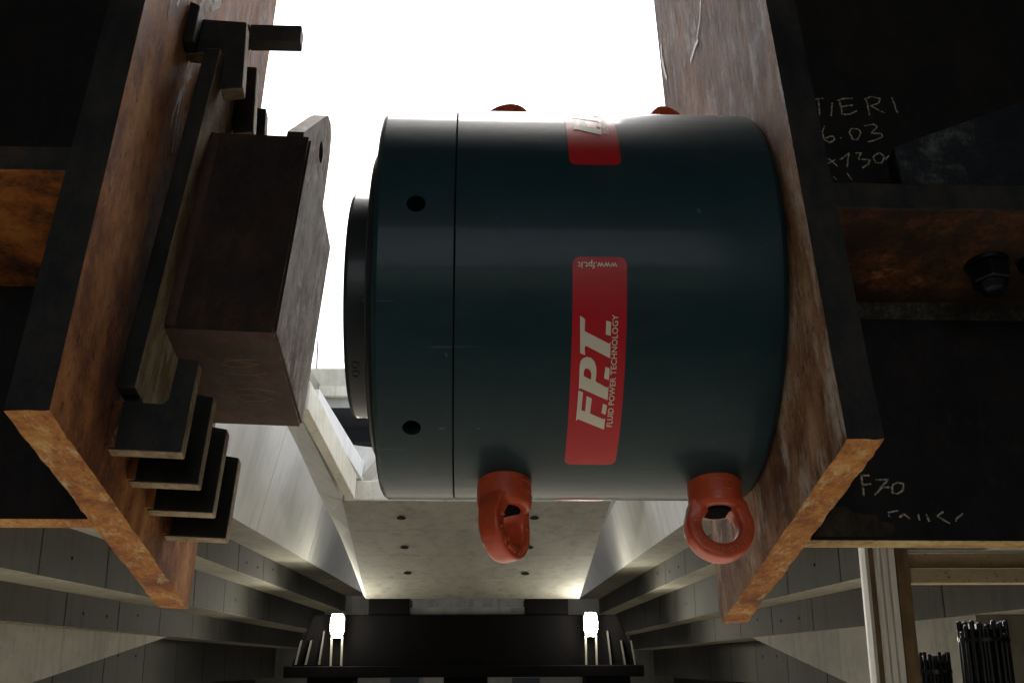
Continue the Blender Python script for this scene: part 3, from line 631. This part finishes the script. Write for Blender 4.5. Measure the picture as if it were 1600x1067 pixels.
# hanging nut and bolt end through the flange
for px, py in ((1541, 412), (1625, 408)):
    c = rigZ(px, py, .906)
    b_ = link_mesh('washer', lathe([(-.006, .030), (0, .031)], (c.x, c.y, .9055), 'Z', 36), M['nut_black'], rb, smooth=35)
    hexp = [(c.x + .0285 * math.cos(rad(60 * k + 12)), c.y + .0285 * math.sin(rad(60 * k + 12))) for k in range(6)]
    link_mesh('nut', prism(hexp, .871, .899, 2), M['nut_black'], rb, bevel=.003)
    prof = [(0, .0185)]
    for k in range(4): prof += [(-.002 - k * .0036, .0185 - k * .0006), (-.0038 - k * .0036, .0160 - k * .0008)]
    prof += [(-.0175, .011)]
    link_mesh('bolt_end', lathe(prof, (c.x, c.y, .8709), 'Z', 32), M['nut_black'], rb, smooth=20)
# dark strut lying on the flange
st0, st1 = rigY(1395, 232, 1.30), rigY(1600, 160, 1.30)
sl = (st1.z - st0.z) / (st1.x - st0.x)
poly = [(st0.x - .006, .9515), (2.9, .9515), (2.9, st0.z + sl * (2.9 - st0.x)), (st0.x, st0.z)]
o = link_mesh('gusset_strut', prism(poly, 1.295, 1.33, 1), M['strut'], rig=True, origin=(st0.x, 1.31, .9515), bevel=.003)
tag(o, 'dark sloping gusset with grey streaks standing on the flange beside the chalk writing', 'gusset')
# torn tape on the end plate
def on_plate(px, py): return rigX(px, py, RXA), Vector((-1, 0, 0))
for strokes, wd in (([[(1096, 0), (1095, 28), (1090, 60)]], .006), ([[(1092, 62), (1086, 78), (1080, 96)]], .009), ([[(1034, 70), (1036, 95), (1043, 125)]], .010)):
    link_mesh('tape_scrap', ribbon(strokes, on_plate, wd, .002), M['tape'], rb)

# ------------------------------------------------------------------ the hydraulic jack
JY, JZ, JR = 1.4404, .9282, .300
AX = (0, JY, JZ)
jk = root('hydraulic_jack', (.14, JY, JZ - JR)); tag(jk, 'large dark teal hydraulic jack cylinder with red stickers, between the two steel beams', 'hydraulic jack')
def jp(x, ang, r=JR):
    a = rad(ang); return Vector((x, JY - r * math.cos(a), JZ + r * math.sin(a)))
XL, XS, XR = -.1315, -.0235, .4180
link_mesh('body', lathe([(XS + .0006, .05), (XS + .0006, JR - .001), (XS + .0014, JR), (XR - .010, JR), (XR - .004, JR - .004), (XR - .0006, JR - .012), (XR - .0006, .05)], AX, 'X', 256), M['jack'], jk, smooth=25)
link_mesh('seam_ring', lathe([(XS - .002, .1), (XS - .002, JR - .004), (XS + .002, JR - .004), (XS + .002, .1)], AX, 'X', 200), M['jack_dark'], jk, smooth=25)
col = link_mesh('collar_blank', lathe([(XS - .0006, .10), (XS - .0006, JR - .001), (XS - .0014, JR + .0003), (XL + .008, JR + .0003), (XL + .003, JR - .003), (XL, JR - .009), (XL, .10)], AX, 'X', 256), M['jack'])
cuts = []
for x, ang in ((-.075, -6.2), (-.079, -65.8), (-.077, 54), (-.077, -126)):
    p = jp(x, ang); d = (p - Vector((x, JY, JZ))).normalized()
    me = lathe([(-.04, .0125), (.02, .0125)], (0, 0, 0), 'Z', 28); me.transform(Matrix.Translation(p) @ d.to_track_quat('Z', 'Y').to_matrix().to_4x4()); cuts.append(me)
co_ = link_mesh('cutter', merge(*cuts), M['jack_dark'])
mod = col.modifiers.new('b', 'BOOLEAN'); mod.object = co_; mod.operation = 'DIFFERENCE'; mod.solver = 'EXACT'
me = evaluated(col); bpy.data.objects.remove(col); bpy.data.objects.remove(co_); me.materials.clear()
link_mesh('collar', me, M['jack'], jk, smooth=25)
# rings between collar and piston, then the piston saddle
link_mesh('gland_ring', lathe([(XL + .004, .1), (XL - .001, .246), (XL - .006, .248), (XL - .008, .246), (XL - .008, .238), (XL - .012, .236), (XL - .014, .232), (XL - .014, .1)], AX, 'X', 192), M['piston'], jk, smooth=25)
sd_o = link_mesh('saddle', lathe([(XL - .010, .05), (XL - .010, .176), (XL - .044, .176), (XL - .050, .170), (XL - .050, .05)], AX, 'X', 192), M['piston'], jk, smooth=25)
for ang in (-62, -67):
    p = jp(XL - .034, ang, .1763); d = (p - Vector((p.x, JY, JZ))).normalized()
    me = lathe([(-.004, .0062), (.001, .0062), (.001, .0042), (-.001, .0040)], (0, 0, 0), 'Z', 20); me.transform(Matrix.Translation(p) @ d.to_track_quat('Z', 'Y').to_matrix().to_4x4())
    link_mesh('grub_screw', me, M['nut_black'], sd_o)

# stickers wrapped round the body: u runs round the cylinder (upwards), v towards -x
def wrap(me, r, ang0):
    bm = bmesh.new(); bm.from_mesh(me)
    us = [v.co.x for v in bm.verts]; u = min(us) + .004
    while u < max(us):
        bmesh.ops.bisect_plane(bm, geom=bm.verts[:] + bm.edges[:] + bm.faces[:], plane_co=(u, 0, 0), plane_no=(1, 0, 0)); u += .004
    for v in bm.verts:
        p = jp(v.co.y * -1, ang0 + math.degrees(v.co.x / JR), r); v.co = p
    bmesh.ops.triangulate(bm, faces=bm.faces[:]); me2 = bpy.data.meshes.new('m'); bm.to_mesh(me2); bm.free(); me2.update()
    return me2
def flat(polys):
    bm = bmesh.new()
    for poly, hole in polys:
        vs1 = [bm.verts.new((*p, 0)) for p in poly]; es = [bm.edges.new((vs1[i], vs1[(i + 1) % len(vs1)])) for i in range(len(vs1))]
        if hole:
            vs2 = [bm.verts.new((*p, 0)) for p in hole]; es += [bm.edges.new((vs2[i], vs2[(i + 1) % len(vs2)])) for i in range(len(vs2))]
        bmesh.ops.triangle_fill(bm, edges=es, use_beauty=True)
    me = bpy.data.meshes.new('m'); bm.to_mesh(me); bm.free(); return me
ARC = math.radians(59.2) * JR
def rrect(u0, u1, v0, v1, r, n=6):
    out = []
    for cu, cv, a0 in ((u1 - r, v1 - r, 0), (u0 + r, v1 - r, 90), (u0 + r, v0 + r, 180), (u1 - r, v0 + r, 270)):
        for k in range(n + 1):
            a_ = rad(a0 + 90 * k / n); out.append((cu + r * math.cos(a_), cv + r * math.sin(a_)))
    return out
# lettering traced in sticker units: (a, b) = position across / along in tracing units
def L_(*pts):       # tracing units -> (u, v); u=0 at the sticker's lower end, v = -x
    out = []
    for x, y in pts:
        u = (math.radians(79.2 - 65.6) + math.radians(30.9) * (985 - y) / 920.) * JR
        skew = (985 - y) / 920. * 28
        v = -(.1405 + (x - skew - 150 + 6) / 240. * .0395)
        out.append((u, v))
    return out
LETTERS = [
    (L_((150, 908), (163, 640), (200, 656), (190, 808), (222, 820), (230, 686), (272, 706), (262, 838), (375, 890), (388, 882), (382, 988), (165, 890)), None),
    (L_((365, 750), (398, 765), (388, 848), (355, 832)), None),
    (L_((165, 632), (170, 440), (176, 408), (190, 388), (225, 373), (262, 382), (288, 410), (302, 455), (304, 500), (298, 565), (390, 615), (404, 606), (400, 720), (180, 622)), L_((203, 488), (212, 466), (230, 462), (252, 475), (264, 505), (260, 552), (202, 522))),
    (L_((375, 447), (410, 462), (405, 553), (367, 540)), None),
    (L_((172, 65), (212, 92), (208, 180), (402, 272), (414, 262), (412, 383), (220, 290), (208, 300), (212, 362), (172, 345)), None),
    (L_((380, 100), (418, 112), (415, 213), (375, 203)), None)]
def fit(me, u0, u1, v0, v1, flip=False):
    xs = [v.co.x for v in me.vertices]; ys = [v.co.y for v in me.vertices]
    for v in me.vertices:
        a_ = (v.co.x - min(xs)) / (max(xs) - min(xs)); b2 = (v.co.y - min(ys)) / (max(ys) - min(ys))
        v.co = (u0 + (u1 - u0) * a_, v0 + (v1 - v0) * b2, 0)
    return me
tagline = fit(glyphs('FLUID POWER TECHNOLOGY', 1, offset=.012, spacing=1.05), math.radians(14.4) * JR, math.radians(44.8) * JR, -.1905, -.1828)
url = glyphs('www.fpt.it', 1, offset=.012)
xs = [v.co.x for v in url.vertices]; ys = [v.co.y for v in url.vertices]
for v in url.vertices:        # reads with its top towards the lower end, running towards -x
    a_ = (v.co.x - min(xs)) / (max(xs) - min(xs)); b2 = (v.co.y - min(ys)) / (max(ys) - min(ys))
    v.co = (ARC - .0045 - .0115 * b2, -(.189 - .052 * a_), 0)
for k, (a0, dx) in enumerate(((-79.2, 0), (-79.2 + 86.6, .002), (-79.2 - 85.3, -.006), (-79.2 + 174, 0))):
    d = link_mesh('sticker', wrap(flat([(rrect(0, ARC, -.2015, -.1305, .0105), None)]), JR + .0007, a0), M['decal'], jk)
    d['label'] = ['red sticker with cream lettering facing the camera', 'red sticker wrapped over the top of the jack', 'red sticker on the underside of the jack', 'red sticker on the far side of the jack'][k]
    for nm, me in (('emblem_letters', flat(LETTERS)), ('tagline', tagline.copy()), ('web_address', url.copy())):
        link_mesh(nm, wrap(me, JR + .0013, a0), M['decal_ink'], d)

# lifting eyes
def eye_mesh():
    ring = []
    n = 40
    for k in range(n):
        a_ = 2 * math.pi * k / n; q = abs(math.cos(a_)) ** .42 * math.copysign(1, math.cos(a_)), abs(math.sin(a_)) ** .42 * math.copysign(1, math.sin(a_))
        ring.append((.0165 * q[1], .0375 + .0112 * q[0]))
    rme = lathe(ring, (0, 0, -.066), 'Y', 72, close=True)
    col_ = lathe([(.004, .0385), (-.024, .0392), (-.036, .0385), (-.041, .034), (-.041, .0)], (0, 0, 0), 'Z', 64)
    parts = [rme, col_]
    for s in (-1, 1):                       # shoulders from collar into the ring
        parts.append(hexa([(s * .048, -.0145, -.062), (s * .029, -.0145, -.062), (s * .029, .0145, -.062), (s * .048, .0145, -.062), (s * .039, -.019, -.03), (s * .017, -.024, -.03), (s * .017, .024, -.03), (s * .039, .019, -.03)]))
    me = merge(*parts)
    o = bpy.data.objects.new('tmp', me); C.objects.link(o)
    rm = o.modifiers.new('r', 'REMESH'); rm.mode = 'VOXEL'; rm.voxel_size = .0016
    sm = o.modifiers.new('s', 'SMOOTH'); sm.factor = .5; sm.iterations = 4
    out = evaluated(o); bpy.data.objects.remove(o)
    for p in out.polygons: p.use_smooth = True
    return out
EYE = eye_mesh(); EYE.materials.append(M['eyebolt'])
SOCK = lathe([(-.036, .0225), (-.0435, .0225), (-.0445, .021), (-.0445, .0)], (0, 0, 0), 'Z', 28); SOCK.materials.append(M['jack_dark'])
def ring_text(body, a0, da, r0, h, face):
    """letters round the ring face, tops outward, running clockwise as seen from the front."""
    out = []
    for i, ch in enumerate(body):
        if ch == ' ': continue
        g_ = glyphs(ch, h * 1.35, offset=.00012); xs = [v.co.x for v in g_.vertices]
        if not xs: continue
        cx = (min(xs) + max(xs)) / 2; a_ = rad(a0 + da * i)
        rd = Vector((math.cos(a_), 0, math.sin(a_))); tg = Vector((math.sin(a_), 0, -math.cos(a_)))
        vv = [Vector((0, 0, -.066)) + rd * (r0 + v.co.y) + tg * (v.co.x - cx) + Vector((0, face, 0)) for v in g_.vertices]
        bm = bmesh.new(); bm.from_mesh(mesh(vv, [tuple(p.vertices) for p in g_.polygons]))
        r_ = bmesh.ops.extrude_face_region(bm, geom=bm.faces[:]); bmesh.ops.translate(bm, vec=(0, .0045, 0), verts=[v for v in r_['geom'] if isinstance(v, bmesh.types.BMVert)])
        out.append(bm_mesh(bm))
    return merge(*out)
TXT = merge(ring_text('CARTEC 80T', -22, -10.2, .0345, .0072, -.0186), ring_text('S', -130, 0, .0345, .007, -.0186), ring_text('10', -150, -9, .0345, .0072, -.0186))
oval = lathe([(0, .0062), (.002, .0062), (.002, .0054), (0, .0054)], (0, 0, 0), 'Y', 28, close=True)
oval.transform(Matrix.Translation((.038 * math.cos(rad(-130)), -.0186, -.066 + .038 * math.sin(rad(-130)))) @ Matrix.Rotation(rad(-40), 4, 'Y') @ Matrix.Scale(.72, 4, (0, 0, 1)))
arrows = []
for s in (-1, 1):
    for q in (0, 1):
        x0 = s * (.0305 + .0055 * q); arrows.append(box(min(x0, x0 + s * .004), max(x0, x0 + s * .004), -.0186, -.0160, -.0615 - .001 * (1 + q), -.0615 + .001 * (1 + q)))
TXT = merge(TXT, oval, *arrows); TXT.materials.append(M['eye_text'])
# raised nameplate on the collar
PL = []
for (u0, u1, z0, z1) in ((-24, 24, -.0215, -.0203), (-24, 24, -.0077, -.0065), (-24, -22.5, -.0203, -.0077), (22.5, 24, -.0203, -.0077)):
    nseg = 12; vs_ = []; fs = []
    for i in range(nseg + 1):
        a_ = rad(u0 + (u1 - u0) * i / nseg)
        for z in (z0, z1):
            for r_ in (.0385, .0402): vs_.append((r_ * math.sin(a_), -r_ * math.cos(a_), z))
    for i in range(nseg):
        b0 = i * 4
        for p_, q_ in ((0, 1), (1, 3), (3, 2), (2, 0)): fs.append((b0 + p_, b0 + q_, b0 + 4 + q_, b0 + 4 + p_))
    PL.append(mesh(vs_, fs))
nm_ = fit(glyphs('2.C.S', 1, offset=.01), -.0105, .0105, -.0185, -.0098)
vv = []
for v in nm_.vertices:
    a_ = v.co.x / .0393; vv.append((.0402 * math.sin(a_), -.0402 * math.cos(a_), v.co.y))
bm = bmesh.new(); bm.from_mesh(mesh(vv, [tuple(p.vertices) for p in nm_.polygons])); PL.append(bm_mesh(bm))
NAME = merge(*PL); NAME.materials.append(M['eye_text'])
for x, turn, up in ((.049, 58, -1), (.351, 3, -1), (.056, 20, 1), (.341, -30, 1)):
    ring = bpy.data.objects.new('lifting_eye', EYE); C.objects.link(ring); ring.parent = jk
    mt = Matrix.Translation(Vector((x, JY, JZ + up * JR)) - origin_of(jk))
    if up > 0: mt = mt @ Matrix.Rotation(math.pi, 4, 'Y')
    ring.matrix_local = mt @ Matrix.Rotation(rad(turn), 4, 'Z')
    for nm, me in (('raised_lettering', TXT), ('name_plate', NAME), ('socket_screw', SOCK)):
        c = bpy.data.objects.new(nm, me); C.objects.link(c); c.parent = ring
for o in bpy.data.objects:
    if '_o' in o: del o['_o']
